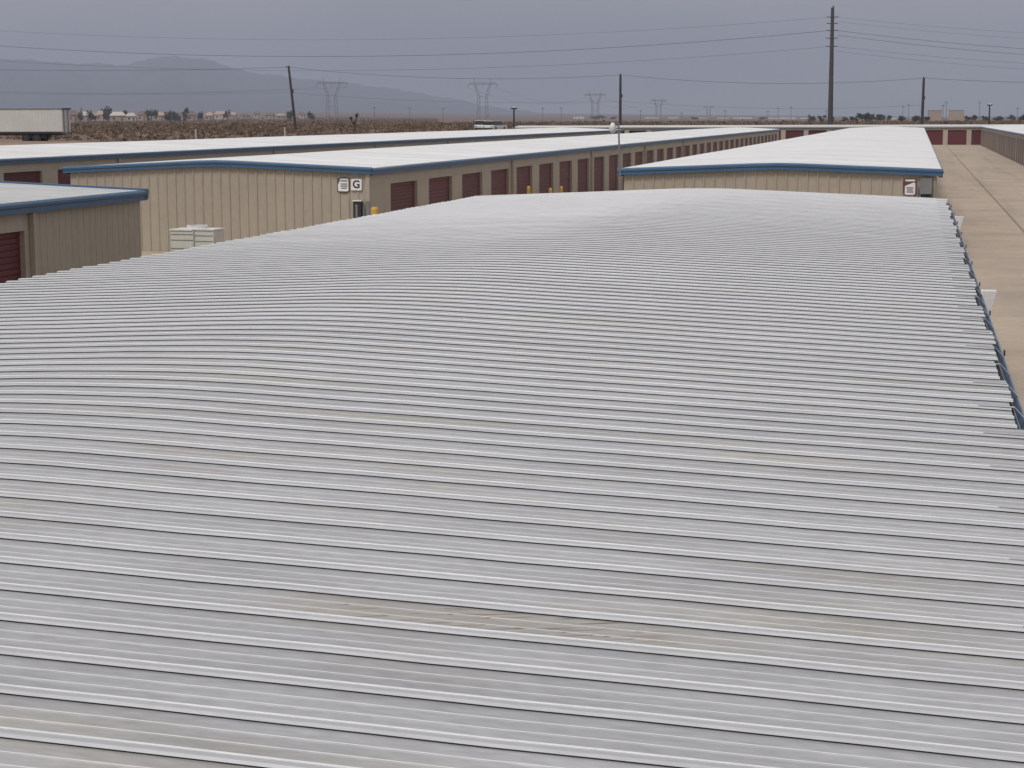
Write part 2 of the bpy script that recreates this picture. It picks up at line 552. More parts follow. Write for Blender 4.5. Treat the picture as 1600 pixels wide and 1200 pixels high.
def ribbed_roof(parent, x0, x1, y0, y1, rise):
    nx = 10
    xs = np.linspace(x0 - 0.08, x1 + 0.08, nx + 1)
    ys = []
    y = y0
    while y < y1 - 0.1:
        ys += [(y, 0), (y + 0.02, 0.022), (y + 0.05, 0.022), (y + 0.07, 0)]
        y += PITCH_RIB
    ys.append((y1, 0))
    n = len(ys)
    v, f = [], []
    for x in xs:
        zb = roof_z(x, x0, x1, rise) + 0.015
        v += [(x, q, zb + h + 0.006 * math.sin(x * 0.9 + q * 0.21) * math.sin(q * 0.05 + x)) for q, h in ys]
    for i in range(nx):
        for j in range(n - 1):
            f.append((i * n + j, (i + 1) * n + j, (i + 1) * n + j + 1, i * n + j + 1))
    return mesh('roof', v, f, 'white_roof', parent)


def gable_wall(parent, x0, x1, y, rise, sgn, panels):
    top = lambda x: roof_z(min(max(x, x0), x1), x0, x1, rise) - 0.03
    b = B()
    n = 12
    xs = np.linspace(x0, x1, n + 1)
    for i in range(n):
        q = [(xs[i], y, 0), (xs[i + 1], y, 0), (xs[i + 1], y, top(xs[i + 1])), (xs[i], y, top(xs[i]))]
        b.quad(*(q if sgn < 0 else q[::-1]))
    w = b.build('front_wall' if sgn < 0 else 'rear_wall', 'tan', parent)
    if panels:
        np_ = int(round((x1 - x0) / 0.914))
        pw = (x1 - x0) / np_
        for k in range(np_):
            a = x0 + k * pw
            s = B()
            cols_ = []
            for r3 in range(3):
                o = r3 * pw / 3
                cols_ += [(o, 0.004), (o + pw / 3 - 0.085, 0.004), (o + pw / 3 - 0.060, 0.034), (o + pw / 3 - 0.025, 0.034)]
            cols_.append((pw - 0.001, 0.004))
            cols_[0] = (0.001, 0.004)
            for (u, d), (u2, d2) in zip(cols_, cols_[1:]):
                s.quad((a + u, y + sgn * d, 0.06), (a + u2, y + sgn * d2, 0.06), (a + u2, y + sgn * d2, top(a + u2)), (a + u, y + sgn * d, top(a + u)))
            s.build('wall_panel', 'tan', w)
    return w


_door_cache = {}


def door_mesh(w, h, mat='maroon'):
    key = (round(w, 2), round(h, 2), mat)
    if key not in _door_cache:
        b = B()
        n = int(h / 0.115)
        for k in range(n):
            z0, z1 = k * h / n, (k + 1) * h / n
            zm = z0 + 0.03
            b.quad((0, 0, z0), (0, w, z0), (0.018, w, zm), (0.018, 0, zm))
            b.quad((0.018, 0, zm), (0.018, w, zm), (0.018, w, z1 - 0.02), (0.018, 0, z1 - 0.02))
            b.quad((0.018, 0, z1 - 0.02), (0.018, w, z1 - 0.02), (0, w, z1), (0, 0, z1))
        me = bpy.data.meshes.new('door')
        me.from_pydata(b.v, [], b.f)
        me.materials.append(M[mat])
        _door_cache[key] = me
    return _door_cache[key]


def side_wall(parent, x, y0, y1, sgn, doors=None, recess=0.12, dh=2.2, downspouts=(), dmat='maroon'):
    """wall along y facing sgn*x; doors = list of (start, width). Piers and header stand proud of the recessed doors."""
    b = B()
    if not doors:
        b.box(x - 0.1, x, y0, y1, 0, EAVE - 0.02) if sgn > 0 else b.box(x, x + 0.1, y0, y1, 0, EAVE - 0.02)
        return b.build('side_wall', 'tan', parent)
    xi = x - sgn * (recess + 0.1)
    xa, xb = sorted((x, xi))
    w = b.box(xa, xb, y0, y1, dh, EAVE - 0.02).build('side_wall', 'tan', parent)
    xd = x - sgn * recess
    prev = y0
    pa, pb = sorted((x + sgn * 0.004, xi))
    for s, wd in doors + [(y1, 0)]:
        if s - prev > 0.02:
            B().box(pa, pb, prev, s, 0, dh + 0.003).build('pier', 'pier', w)
        prev = s + wd
    for s, wd in doors:
        d = link('door', door_mesh(wd, dh - 0.01, dmat), parent, (xd, s if sgn > 0 else s + wd, 0.0), 0 if sgn > 0 else math.pi)
    for y in downspouts:
        B().box(*sorted((x + sgn * 0.012, x + sgn * 0.11)), y, y + 0.10, 0.12, EAVE - 0.16).build('downspout', 'pier', parent)
    return w


def deck(parent, x0, x1, y0, y1, rise):
    b = B()
    c = (x0 + x1) / 2
    for a, d in ((x0, c), (c, x1)):
        b.quad((a, y0, roof_z(a, x0, x1, rise) - 0.03), (d, y0, roof_z(d, x0, x1, rise) - 0.03), (d, y1, roof_z(d, x0, x1, rise) - 0.03), (a, y1, roof_z(a, x0, x1, rise) - 0.03))
    return b


# --- near building, on whose roof the photographer stands
NY1 = 37.2
NP_ = 48
NY0 = NY1 - NP_ * 0.9144
nb_ = thing('storage_building', 'nearest storage building, its ribbed grey metal roof filling the foreground', 'building', group='rows of storage buildings')
roof = deck(nb_, BX0, BX1, NY0, NY1, RISE).build('roof', 'under', nb_)
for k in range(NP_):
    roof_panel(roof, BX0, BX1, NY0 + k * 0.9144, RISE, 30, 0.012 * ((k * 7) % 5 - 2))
gable_wall(nb_, BX0 + 0.05, BX1 - 0.05, NY1 - 0.03, RISE, 1, False)
gable_wall(nb_, BX0 + 0.05, BX1 - 0.05, NY0 + 0.03, RISE, -1, False)
side_wall(nb_, BX0 + 0.05, NY0 + 0.05, NY1 - 0.05, -1)
side_wall(nb_, BX1 - 0.05, NY0 + 0.05, NY1 - 0.05, 1)
# far rake, thin
B().box(BX0, BX1, NY1 + 0.012, NY1 + 0.05, EAVE - 0.2, EAVE - 0.005).build('rake_trim', 'blue', nb_)
# gutter with hanger straps along the right eave
gx0 = BX1 + 0.048
gp = [(gx0, EAVE - 0.05), (gx0, EAVE - 0.135), (gx0 + 0.030, EAVE - 0.135), (gx0 + 0.046, EAVE - 0.075), (gx0 + 0.055, EAVE - 0.07), (gx0 + 0.055, EAVE - 0.058),
      (gx0 + 0.046, EAVE - 0.058), (gx0 + 0.040, EAVE - 0.07), (gx0 + 0.026, EAVE - 0.125), (gx0 + 0.005, EAVE - 0.125), (gx0 + 0.005, EAVE - 0.05)]
gut = B().extrude(gp, 1, NY0, NY1).build('gutter', 'gutter', nb_)
for k in range(NP_):
    y = NY0 + k * 0.9144 + 0.6096 + 0.018
    zr = roof_z(BX1, BX0, BX1, RISE) + 0.016
    B().extrude([(BX1 - 0.16, zr + 0.0095), (BX1 + 0.035, zr + 0.0015), (gx0 + 0.053, EAVE - 0.050), (gx0 + 0.053, EAVE - 0.056), (BX1 + 0.035, zr - 0.0005), (BX1 - 0.16, zr + 0.0065)], 1, y, y + 0.03).build('strap', 'rib', gut)
    if k % 3 == 0:
        B().box(gx0 + 0.057, gx0 + 0.068, y + 0.2, y + 0.24, EAVE - 0.07, EAVE - 0.03).build('bracket', 'dark', gut)

# --- building in line behind it
HY0, HY1, HX0, HX1 = 56.6, 253.0, -8.85, 0.62
hb = thing('storage_building', 'long white-roofed storage building straight ahead with blue gable trim, at the middle right', 'building', group='rows of storage buildings')
ribbed_roof(hb, HX0, HX1, HY0, HY1, RISE)
gable_wall(hb, HX0 + 0.08, HX1 - 0.08, HY0 + 0.02, RISE, -1, True)
gable_wall(hb, HX0 + 0.08, HX1 - 0.08, HY1 - 0.02, RISE, 1, False)
rake(hb, HX0, HX1, HY0, RISE, -1)
side_wall(hb, HX0 + 0.06, HY0 + 0.05, HY1 - 0.05, -1)
side_wall(hb, HX1 - 0.06, HY0 + 0.05, HY1 - 0.05, 1)
eave_trim(hb, HX0 - 0.01, HY0 + 0.02, HY1, -1)
eave_trim(hb, HX1 + 0.01, HY0 + 0.02, HY1, 1, 'gutter')

# --- building G
GX0, GX1, GY0, GY1 = -27.3, -17.0, 56.9, 235.0
gb = thing('storage_building', 'storage building with the letter G on its gable and a row of maroon doors', 'building', group='rows of storage buildings')
ribbed_roof(gb, GX0, GX1, GY0, GY1, 0.24)
gable_wall(gb, GX0 + 0.08, GX1 - 0.02, GY0 + 0.02, 0.24, -1, True)
gable_wall(gb, GX0 + 0.08, GX1 - 0.02, GY1 - 0.02, 0.24, 1, False)
B().box(GX1 - 0.10, GX1 + 0.02, GY0 - 0.035, GY0 + 0.02, 0.02, EAVE - 0.17).build('corner_trim', 'pier', gb)
rake(gb, GX0, GX1, GY0, 0.24, -1)
gd = []
y = 59.36
while y + 3.4 < GY1:
    gd.append((y, 3.38))
    y += 4.965
side_wall(gb, GX1, GY0 + 0.05, GY1 - 0.05, 1, gd, 0.12, 2.19, (78.1, 98.0, 117.9, 137.8))
side_wall(gb, GX0 + 0.06, GY0 + 0.05, GY1 - 0.05, -1)
eave_trim(gb, GX1 + 0.01, GY0 + 0.02, GY1, 1)
eave_trim(gb, GX0 - 0.01, GY0 + 0.02, GY1, -1)

# --- row behind G
FX0, FX1, FY0, FY1 = -51.0, -36.0, 52.0, 230.0
fb = thing('storage_building', 'storage building farthest left, a thin white roof strip behind the lettered building', 'building', group='rows of storage buildings')
ribbed_roof(fb, FX0, FX1, FY0, FY1, 0.30)
gable_wall(fb, FX0 + 0.08, FX1 - 0.02, FY0 + 0.02, 0.30, -1, False)
gable_wall(fb, FX0 + 0.08, FX1 - 0.02, FY1 - 0.02, 0.30, 1, False)
side_wall(fb, FX1, FY0 + 0.05, FY1 - 0.05, 1, [(64.35, 3.38), (69.2, 3.38), (74.05, 3.38)], 0.12, 2.19, (80.2, 101.5, 122.0, 142.0))
side_wall(fb, FX0 + 0.06, FY0 + 0.05, FY1 - 0.05, -1)
eave_trim(fb, FX1 + 0.01, FY0 + 0.02, FY1, 1)
eave_trim(fb, FX0 - 0.01, FY0 + 0.02, FY1, -1)
rake(fb, FX0, FX1, FY0, 0.30, -1)

# --- corner of the building in line with G
JX0, JX1, JY1 = -27.3, -16.95, 39.0
JN = 16
JY0 = JY1 - JN * 0.9144
jb = thing('storage_building', 'storage building at the left edge, only its far corner with one maroon door in frame', 'building', group='rows of storage buildings')
jr = deck(jb, JX0, JX1, JY0, JY1, 0.24).build('roof', 'under', jb)
for k in range(JN):
    o = roof_panel(jr, JX0, JX1, JY0 + k * 0.9144, 0.24, 14, 0)
    o.data.materials[0] = M['white_roof']
    for q in (1, 2, 3, 4):
        o.data.materials[q] = M['white_roof']
gable_wall(jb, JX0 + 0.05, JX1 - 0.05, JY1 - 0.03, 0.24, 1, False)
gable_wall(jb, JX0 + 0.05, JX1 - 0.05, JY0 + 0.03, 0.24, -1, False)
wj = side_wall(jb, JX1 - 0.05, JY0 + 0.03, JY1 - 0.03, 1, [(25.1, 3.38), (30.07, 3.35)], 0.12, 2.19, (33.62,))
side_wall(jb, JX0 + 0.06, JY0 + 0.03, JY1 - 0.03, -1)
for k in range(6):                                       # ribbed sheets on the blank end of the wall
    y = 33.85 + k * 0.855
    s = B()
    pr = []
    for r3 in range(3):
        o = r3 * 0.285
        pr += [(o, 0.008), (o + 0.205, 0.008), (o + 0.228, 0.022), (o + 0.262, 0.022)]
    pr.append((0.853, 0.008))
    for (u, d), (u2, d2) in zip(pr, pr[1:]):
        s.quad((JX1 - 0.05 + d, y + u, 0.06), (JX1 - 0.05 + d2, y + u2, 0.06), (JX1 - 0.05 + d2, y + u2, EAVE - 0.05), (JX1 - 0.05 + d, y + u, EAVE - 0.05))
    s.build('wall_panel', 'tan', wj)
eave_trim(jb, JX1 + 0.0, JY0, JY1 + 0.1, 1)
rake(jb, JX0, JX1, JY1 + 0.0, 0.24, 1)

# --- row along the right of the drive
rb = thing('storage_building', 'storage building along the right edge of the drive with a receding row of doors', 'building', group='rows of storage buildings')
RX1, RY0, RY1 = 21.0, 120.0, 284.0
ribbed_roof(rb, RX, RX1, RY0, RY1, 0.26)
rd = []
y = RY0 + 0.5
k = 0
while y + 2.8 < RY1:
    rd.append((y, 2.75))
    k += 1
    y += 3.35 if k % 6 else 4.1
side_wall(rb, RX, RY0 + 0.05, RY1 - 0.05, -1, rd, 0.03, 2.24, (), 'brown')
gable_wall(rb, RX + 0.08, RX1, RY0 + 0.02, 0.26, -1, False)
gable_wall(rb, RX + 0.08, RX1, RY1 - 0.02, 0.26, 1, False)
side_wall(rb, RX1, RY0 + 0.05, RY1 - 0.05, 1)
eave_trim(rb, RX - 0.01, RY0, RY1, -1, 'gutter')

# --- row across the far end
eb = thing('storage_building', 'storage building across the far end of the yard, with maroon doors facing the camera', 'building', group='rows of storage buildings')
EX0, EX1, EY0, EY1 = -62.0, 30.0, 286.0, 296.0
er = B()
er.extrude([(EY0 - 0.12, 2.78), ((EY0 + EY1) / 2, 3.02), (EY1, 2.80), (EY1, 2.72), ((EY0 + EY1) / 2, 2.9), (EY0 - 0.12, 2.70)], 0, EX0, EX1).build('roof', 'white_roof', eb)
B().box(EX0, EX1, EY0 - 0.16, EY0 - 0.125, 2.52, 2.77).build('eave_trim', 'pier', eb)
B().box(EX0, EX1, EY0 - 0.165, EY0 - 0.161, 2.52, 2.62).build('trim_shadow_band', 'blue', eb)  # blue strip drawn as a shadow line on the lower eave trim
ew = B().box(EX0, EX1, EY0, EY0 + 0.25, 2.24, 2.70).build('front_wall', 'pier', eb)
B().box(EX0, EX1, EY1 - 0.2, EY1, 0, 2.70).build('rear_wall', 'tan', eb)
for s in (EX0, EX1 - 0.2):
    B().box(s, s + 0.2, EY0 + 0.25, EY1 - 0.2, 0, 2.70).build('end_wall', 'tan', eb)
dstart = at(1480.5, 226, y=EY0).x
prev = None
xs_ = [dstart + (k - 20) * 3.42 for k in range(30)]
xs_ = [x for x in xs_ if EX0 + 0.5 < x and x + 2.75 < EX1]
edm = door_mesh(2.72, 2.24)
for x in xs_:
    if -33 < x < 9.5:
        link('door', edm, eb, (x, EY0 + 0.14, 0), -math.pi / 2)
prev = EX0
for x in xs_ + [EX1]:
    B().box(prev, x, EY0 - 0.004, EY0 + 0.25, 0, 2.243).build('pier', 'pier', ew)
    prev = x + 2.72


# ------------------------------------------------------------------ signs and fittings
def text_mesh(txt, size, mat, name, parent, loc):
    cu = bpy.data.curves.new('t', 'FONT')
    cu.body = txt
    cu.size = size
    cu.extrude = 0.002
    cu.offset = size * 0.022
    cu.align_x = 'CENTER'
    cu.align_y = 'CENTER'
    o = bpy.data.objects.new('t', cu)
    C.objects.link(o)
    dg = bpy.context.evaluated_depsgraph_get()
    me = bpy.data.meshes.new_from_object(o.evaluated_get(dg))
    bpy.data.objects.remove(o)
    me.materials.clear()
    me.materials.append(M[mat])
    q = link(name, me, parent, loc)
    q.rotation_euler = (R(90), 0, 0)
    return q


def plaque(parent, w, h, mat, y=-0.02, t=0.015, name='plate', z0=0, ch=0.03):
    pr = [(-w / 2 + ch, z0 - h / 2), (w / 2 - ch, z0 - h / 2), (w / 2, z0 - h / 2 + ch), (w / 2, z0 + h / 2 - ch), (w / 2 - ch, z0 + h / 2), (-w / 2 + ch, z0 + h / 2),
          (-w / 2, z0 + h / 2 - ch), (-w / 2, z0 - h / 2 + ch)]
    return B().extrude(pr, 1, y, y + t).build(name, mat, parent)


WY = GY0 + 0.02 - 0.036
p = at(557, 288.5, y=WY)
sg = thing('letter_sign', 'white square sign with a black letter G high on the tan gable', 'sign', (p.x, WY, p.z))
plaque(sg, 0.36, 0.36, 'bright')
text_mesh('G', 0.34, 'ink', 'letter', sg, (0, -0.0225, 0))
p = at(536.5, 289, y=WY)
sg = thing('notice_sign', 'small white notice with lines of black text, left of the letter G sign', 'sign', (p.x, WY, p.z))
plaque(sg, 0.40, 0.46, 'dark', y=-0.016, name='border')
plaque(sg, 0.35, 0.40, 'bright', y=-0.021, t=0.005)
for k, (w, dz) in enumerate(((0.22, 0.13), (0.20, 0.03), (0.23, -0.035), (0.18, -0.10))):
    B().box(-w / 2 + 0.03, w / 2 + 0.03, -0.0245, -0.0215, dz - 0.014, dz + 0.014).build('text_line', 'ink', sg)
B().extrude([(-0.17, 0.02), (-0.08, 0.19), (-0.17, 0.19)], 1, -0.0245, -0.0215).build('corner_flash', 'signred', sg)

p = at(560, 327, y=WY)
mb_ = thing('meter_panel', 'dark electrical meter panel and conduit on the tan gable below the letter G sign', 'meter box', (p.x, WY, 0))
B().box(-0.13, 0.13, -0.14, -0.002, 1.0, 1.72).build('cabinet', 'dark', mb_)
B().box(-0.15, 0.15, -0.17, -0.002, 1.722, 1.76).build('hood', 'white', mb_)
B().box(-0.05, 0.02, -0.16, -0.142, 1.12, 1.62).build('meter_door', 'grey', mb_)
B().tube([(0.2, -0.06, 0.03), (0.2, -0.06, 1.6)], 0.035).build('conduit', 'grey', mb_)
B().box(0.26, 0.40, -0.09, -0.002, 0.9, 1.72).build('junction_box', 'grey', mb_)

WH = HY0 + 0.02 - 0.036
p = at(1422, 292, y=WH)
sg = thing('notice_sign', 'white notice in a maroon frame on the gable straight ahead', 'sign', (p.x, WH, p.z))
plaque(sg, 0.38, 0.46, 'signred', y=-0.016, name='border', ch=0.05)
plaque(sg, 0.30, 0.36, 'bright', y=-0.021, t=0.005, z0=-0.05)
B().box(-0.14, 0.14, -0.0245, -0.0165, 0.165, 0.215).build('heading', 'bright', sg)
B().extrude([(-0.15, 0.13), (0.10, 0.13), (-0.15, 0.03)], 1, -0.0245, -0.0215).build('corner_flash', 'signred', sg)
for w, dz in ((0.2, -0.03), (0.17, -0.09), (0.2, -0.15)):
    B().box(-w / 2, w / 2, -0.0245, -0.0215, dz - 0.014, dz + 0.014).build('text_line', 'ink', sg)
p = at(1447, 290, y=WH)
eb2 = thing('meter_panel', 'grey electrical cabinet beside the maroon-framed notice', 'meter box', (p.x, WH, 0))
B().box(-0.17, 0.17, -0.16, -0.002, 2.06, 2.52).build('cabinet', 'grey', eb2)
B().box(-0.15, -0.01, -0.12, -0.002, 1.80, 2.056).build('meter', 'dark', eb2)
B().box(0.01, 0.16, -0.10, -0.002, 1.86, 2.056).build('breaker_box', 'dark', eb2)
B().tube([(-0.24, -0.05, 0.1), (-0.24, -0.05, 2.3)], 0.03).build('conduit', 'grey', eb2)


def eave_light(x, y, label):
    o = thing('wall_light', label, 'light', (x, y, 2.72), group='lights along the eave over the drive')
    o.scale = (1.1, 1.1, 1.2)
    b = B()
    T, Bt = [(-0.06, -0.06), (0.065, -0.06), (0.065, 0.06), (-0.06, 0.06)], [(-0.04, -0.04), (0.012, -0.04), (0.012, 0.04), (-0.04, 0.04)]
    tz, bz = 0.0, -0.2
    for k in range(4):
        a, c = k, (k + 1) % 4
        b.quad((*Bt[a], bz), (*Bt[c], bz), (*T[c], tz), (*T[a], tz))
    b.quad(*[(*q, bz) for q in Bt[::-1]])
    b.build('housing', 'bright', o)
    B().box(-0.061, 0.066, -0.061, 0.061, tz + 0.001, tz + 0.014).build('lid', 'bright', o)
    B().box(-0.07, -0.028, -0.02, 0.02, -0.17, -0.14).build('bracket', 'grey', o)
    return o


eave_light(0.675, 17.8, 'white wedge-shaped lamp on the roof edge over the drive, the nearer one')
eave_light(0.675, 30.9, 'small white wedge-shaped lamp farther along the roof edge, beside the far roof corner')


def bollard(x, y, h, label, r=0.11):
    o = thing('bollard', label, 'bollard', (x, y, 0.05), group='yellow safety bollards')
    pr = [(r, 0), (r, h - 0.1), (r * 0.92, h - 0.05), (r * 0.65, h - 0.012), (0.01, h)]
    B().tube([(0, 0, z) for _, z in pr], [q for q, _ in pr], 14).build('post', 'yellow', o, True)
    B().tube([(0, 0, 0), (0, 0, 0.03)], r * 1.5, 14).build('collar', 'concrete', o)
    return o


p = at(585.5, 323, y=56.3)
bollard(p.x, 56.3, p.z - 0.05, 'yellow domed bollard at the corner of the lettered building', 0.13)
for px, py, lb in ((826, 290.5, 'orange-yellow bollard, leftmost of three in front of the maroon doors'), (860, 293.5, 'short yellow bollard, middle of three in front of the maroon doors'),
                   (877, 290.5, 'yellow bollard, rightmost of three in front of the maroon doors')):
    d = at(px, py, y=1.0)
    t = -16.35 / d.x
    p = at(px, py, y=t)
    bollard(p.x, p.y, p.z - 0.05, lb, 0.08)

# air-conditioning unit in the cross aisle
p = at(309, 354, y=50)
ac = thing('cooling_unit', 'off-white boxy cooling unit with a round fan opening, in front of the tan gable', 'cooler', (p.x, 50, 0.05))
H = p.z - 0.05
ac.rotation_euler.z = R(-5)
ac.scale = (0.84, 0.84, 1)
B().box(-0.84, 0.84, -0.52, 0.52, 0, 0.07).build('base', 'concrete', ac)
b = B()
b.box(-0.80, 0.06, -0.46, 0.46, 0.07, H - 0.10)
b.build('cabinet', 'acbody', ac)
B().box(0.07, 0.78, -0.40, 0.42, 0.07, H - 0.085).build('side_cabinet', 'acbody', ac)
for z in (0.32, 0.62, 0.86, 1.02):
    if z < H - 0.12:
        B().box(-0.79, 0.05, -0.468, -0.4605, z, z + 0.022).build('seam', 'grey', ac)
        B().box(0.09, 0.76, -0.408, -0.4005, z - 0.03, z - 0.008).build('seam', 'grey', ac)
B().box(-0.83, 0.02, -0.49, 0.49, H - 0.098, H - 0.06).build('lid', 'white', ac)
B().box(0.025, 0.81, -0.43, 0.45, H - 0.083, H - 0.05).build('lid', 'white', ac)
fr = B()
n = 24
for k in range(n):
    a0, a1 = 2 * math.pi * k / n, 2 * math.pi * (k + 1) / n
    q = lambda a, r, z: (-0.02 + r * math.cos(a), r * math.sin(a) * 0.95, z)
    ro, ri, z0, z1 = 0.36, 0.29, H - 0.062, H + 0.04
    fr.quad(q(a0, ro, z0), q(a1, ro, z0), q(a1, ro, z1), q(a0, ro, z1))
    fr.quad(q(a0, ro, z1), q(a1, ro, z1), q(a1, ri, z1), q(a0, ri, z1))
    fr.quad(q(a0, ri, z1), q(a1, ri, z1), q(a1, ri, z0), q(a0, ri, z0))
fr.build('fan_ring', 'white', ac)
B().tube([(-0.02, 0, H - 0.045), (-0.02, 0, H - 0.03)], 0.285, 24).build('fan', 'black', ac)
B().box(-0.05, 0.0, -0.50, -0.469, 0.1, 0.78).build('drain_pipe', 'white', ac)
B().box(0.30, 0.46, -0.44, -0.409, 0.55, 0.64).build('label_plate', 'dark', ac)

# camera mast by the corner of the building ahead
p = at(966.5, 191, y=53)
ms = thing('camera_mast', 'slim grey mast with a white camera, standing before the corner of the building ahead', 'mast', (p.x + 0.12, 53, 0.05))
B().tube([(0, 0, 0), (-0.06, 0, 2.2), (-0.12, 0, p.z - 0.05)], 0.026, 8).build('pole', 'grey', ms)
B().tube([(0, 0, 0), (0, 0, 0.04)], 0.12, 12).build('base_plate', 'grey', ms)
B().box(-0.26, -0.12, -0.02, 0.02, p.z - 0.16, p.z - 0.12).build('arm', 'grey', ms)
hd = B().tube([(-0.29, 0, p.z - 0.36), (-0.29, 0, p.z - 0.30), (-0.29, 0, p.z - 0.18), (-0.29, 0, p.z - 0.11), (-0.29, 0, p.z - 0.06)], [0.04, 0.09, 0.10, 0.07, 0.03], 14).build('camera_head', 'white', ms, True)


# ------------------------------------------------------------------ poles and wires
def catenary(a, b, sag, n=24):
    a, b = Vector(a), Vector(b)
    return [a.lerp(b, k / n) - Vector((0, 0, sag * 4 * (k / n) * (1 - k / n))) for k in range(n + 1)]


def wire(name, a, b, sag, r, label, grp, extra=None):
    w = B()
    w.tube(catenary(a, b, sag), r, 5)
    return tag(w.build(name, 'wire'), label, 'power line', grp)


UY = 330.0
upol = []
for px, py, lean, lb in ((451, 105, 0.10, 'leaning dark wooden utility pole on the left, before the mountains'),
                         (969.5, 117, 0.0, 'dark wooden utility pole rising above the middle of the long roofs'),
                         (1443.5, 122, -0.012, 'dark utility pole at the right, above the far maroon doors')):
    t = at(px, py, y=UY)
    zb = float(ground_z(t.x, UY))
    h = t.z - zb
    o = thing('utility_pole', lb, 'utility pole', (t.x + lean * h, UY, zb), group='wooden utility poles behind the yard')
    B().tube([(0, 0, 0), (-lean * h * 0.5, 0, h * 0.5), (-lean * h, 0, h)], [0.27, 0.24, 0.20], 10).build('pole', 'wood', o)
    if lean > 0.02:
        B().box(-lean * h - 0.55, -lean * h + 0.25, -0.08, 0.08, h - 0.02, h + 0.16).build('crossarm', 'wood', o)
    B().tube([(-lean * h, 0, h - 0.02), (-lean * h, 0, h + 0.25)], 0.1, 8).build('insulator', 'wood', o)
    B().box(-lean * h * 0.62 - 0.1, -lean * h * 0.62 + 0.36, -0.18, 0.18, h * 0.60, h * 0.66).build('cable_clamp', 'wood', o)
    upol.append(Vector((t.x, UY, t.z)))
lp = at(-330, 98, y=UY)
rp = at(1990, 118, y=UY)
chain = [lp, *upol, rp]
for (a, b), sg_, lb in zip(zip(chain, chain[1:]), (1.0, 1.3, 1.2, 1.0), ('left of the leaning utility pole', 'between the leaning pole and the middle utility pole',
                                                                      'between the middle and the right utility poles', 'right of the right-hand utility pole')):
    wire('overhead_wire', a, b, sg_, 0.026, 'thin overhead wire strung ' + lb, 'wires on the utility poles')
for (a, b), lb in zip(zip(chain[:-1], chain[1:-1]), ('left of the leaning pole', 'right of the leaning pole', 'left of the right-hand pole')):
    a2, b2 = a - Vector((0, 0, 4.6)), b - Vector((0, 0, 4.6))
    wire('overhead_wire', a2, b2, 0.9, 0.013, 'faint low cable halfway down the poles, ' + lb, 'wires on the utility poles')

MY = 386.0
t = at(1301, 12, y=MY)
zb = float(ground_z(t.x, MY))
mh = t.z - zb
mo = thing('transmission_pole', 'tall dark tapered transmission pole with bracket insulators, highest thing in view', 'transmission pole', (t.x, MY, zb))
B().tube([(0, 0, 0), (0, 0, mh)], [0.55, 0.33], 12).build('pole', 'steel', mo)
B().tube([(0, 0, mh), (0.3, 0, mh + 0.35)], 0.12, 6).build('tip', 'steel', mo)
att = []
for py in (27, 37, 48, 60, 73):
    z = at(1301, py, y=MY).z - zb
    sd = 1 if py in (37, 60) else -1
    ins = B()
    for s in (-1, 1):
        ins.tube([(s * 0.3, 0, z), (s * 1.15, 0, z + 0.1)], 0.085, 6)
    ins.build('insulator', 'steel', mo)
for py, sag, lab, r in ((27, 4.6, 'topmost', 0.018), (48, 5.3, 'middle', 0.038), (73, 4.9, 'lowest', 0.022)):
    z = at(1301, py, y=MY).z
    a = Vector((t.x, MY, z))
    wire('conductor', a - Vector((1.1, 0, 0)), at(-250, py + 2, y=MY), sag, r, lab + ' sagging conductor left of the tall transmission pole', 'conductors of the transmission pole')
    for q, dz in ((0, 0), (1, -0.9)):
        wire('conductor', a + Vector((1.1, 0, dz)), at(2750, py - 4 + q * 9, y=MY), sag + 0.3 * q, r * 0.8, lab + (' pair of conductors right of the tall transmission pole, ' + ('upper' if q == 0 else 'lower') + ' wire'), 'conductors of the transmission pole')


def lamp_post(px, py, y, label):
    t = at(px, py, y=y)
    zb = float(ground_z(t.x, y))
    h = t.z - zb
    o = thing('lamp_post', label, 'lamp post', (t.x, y, zb), group='lamp posts at the edge of the yard')
    B().tube([(0, 0, 0), (0, 0, h - 0.3)], [0.14, 0.11], 8).build('post', 'dark', o)
    B().box(-0.42, 0.42, -0.22, 0.22, h - 0.3, h - 0.12).build('lamp_head', 'dark', o)
    B().box(-0.25, 0.25, -0.18, 0.18, h - 0.118, h).build('lamp_cap', 'bright', o)


lamp_post(803, 167, 252.0, 'short dark lamp post with a flat head behind the left-hand roofs')
lamp_post(1546.5, 162, 303.0, 'short dark lamp post with a pale cap at the upper right')


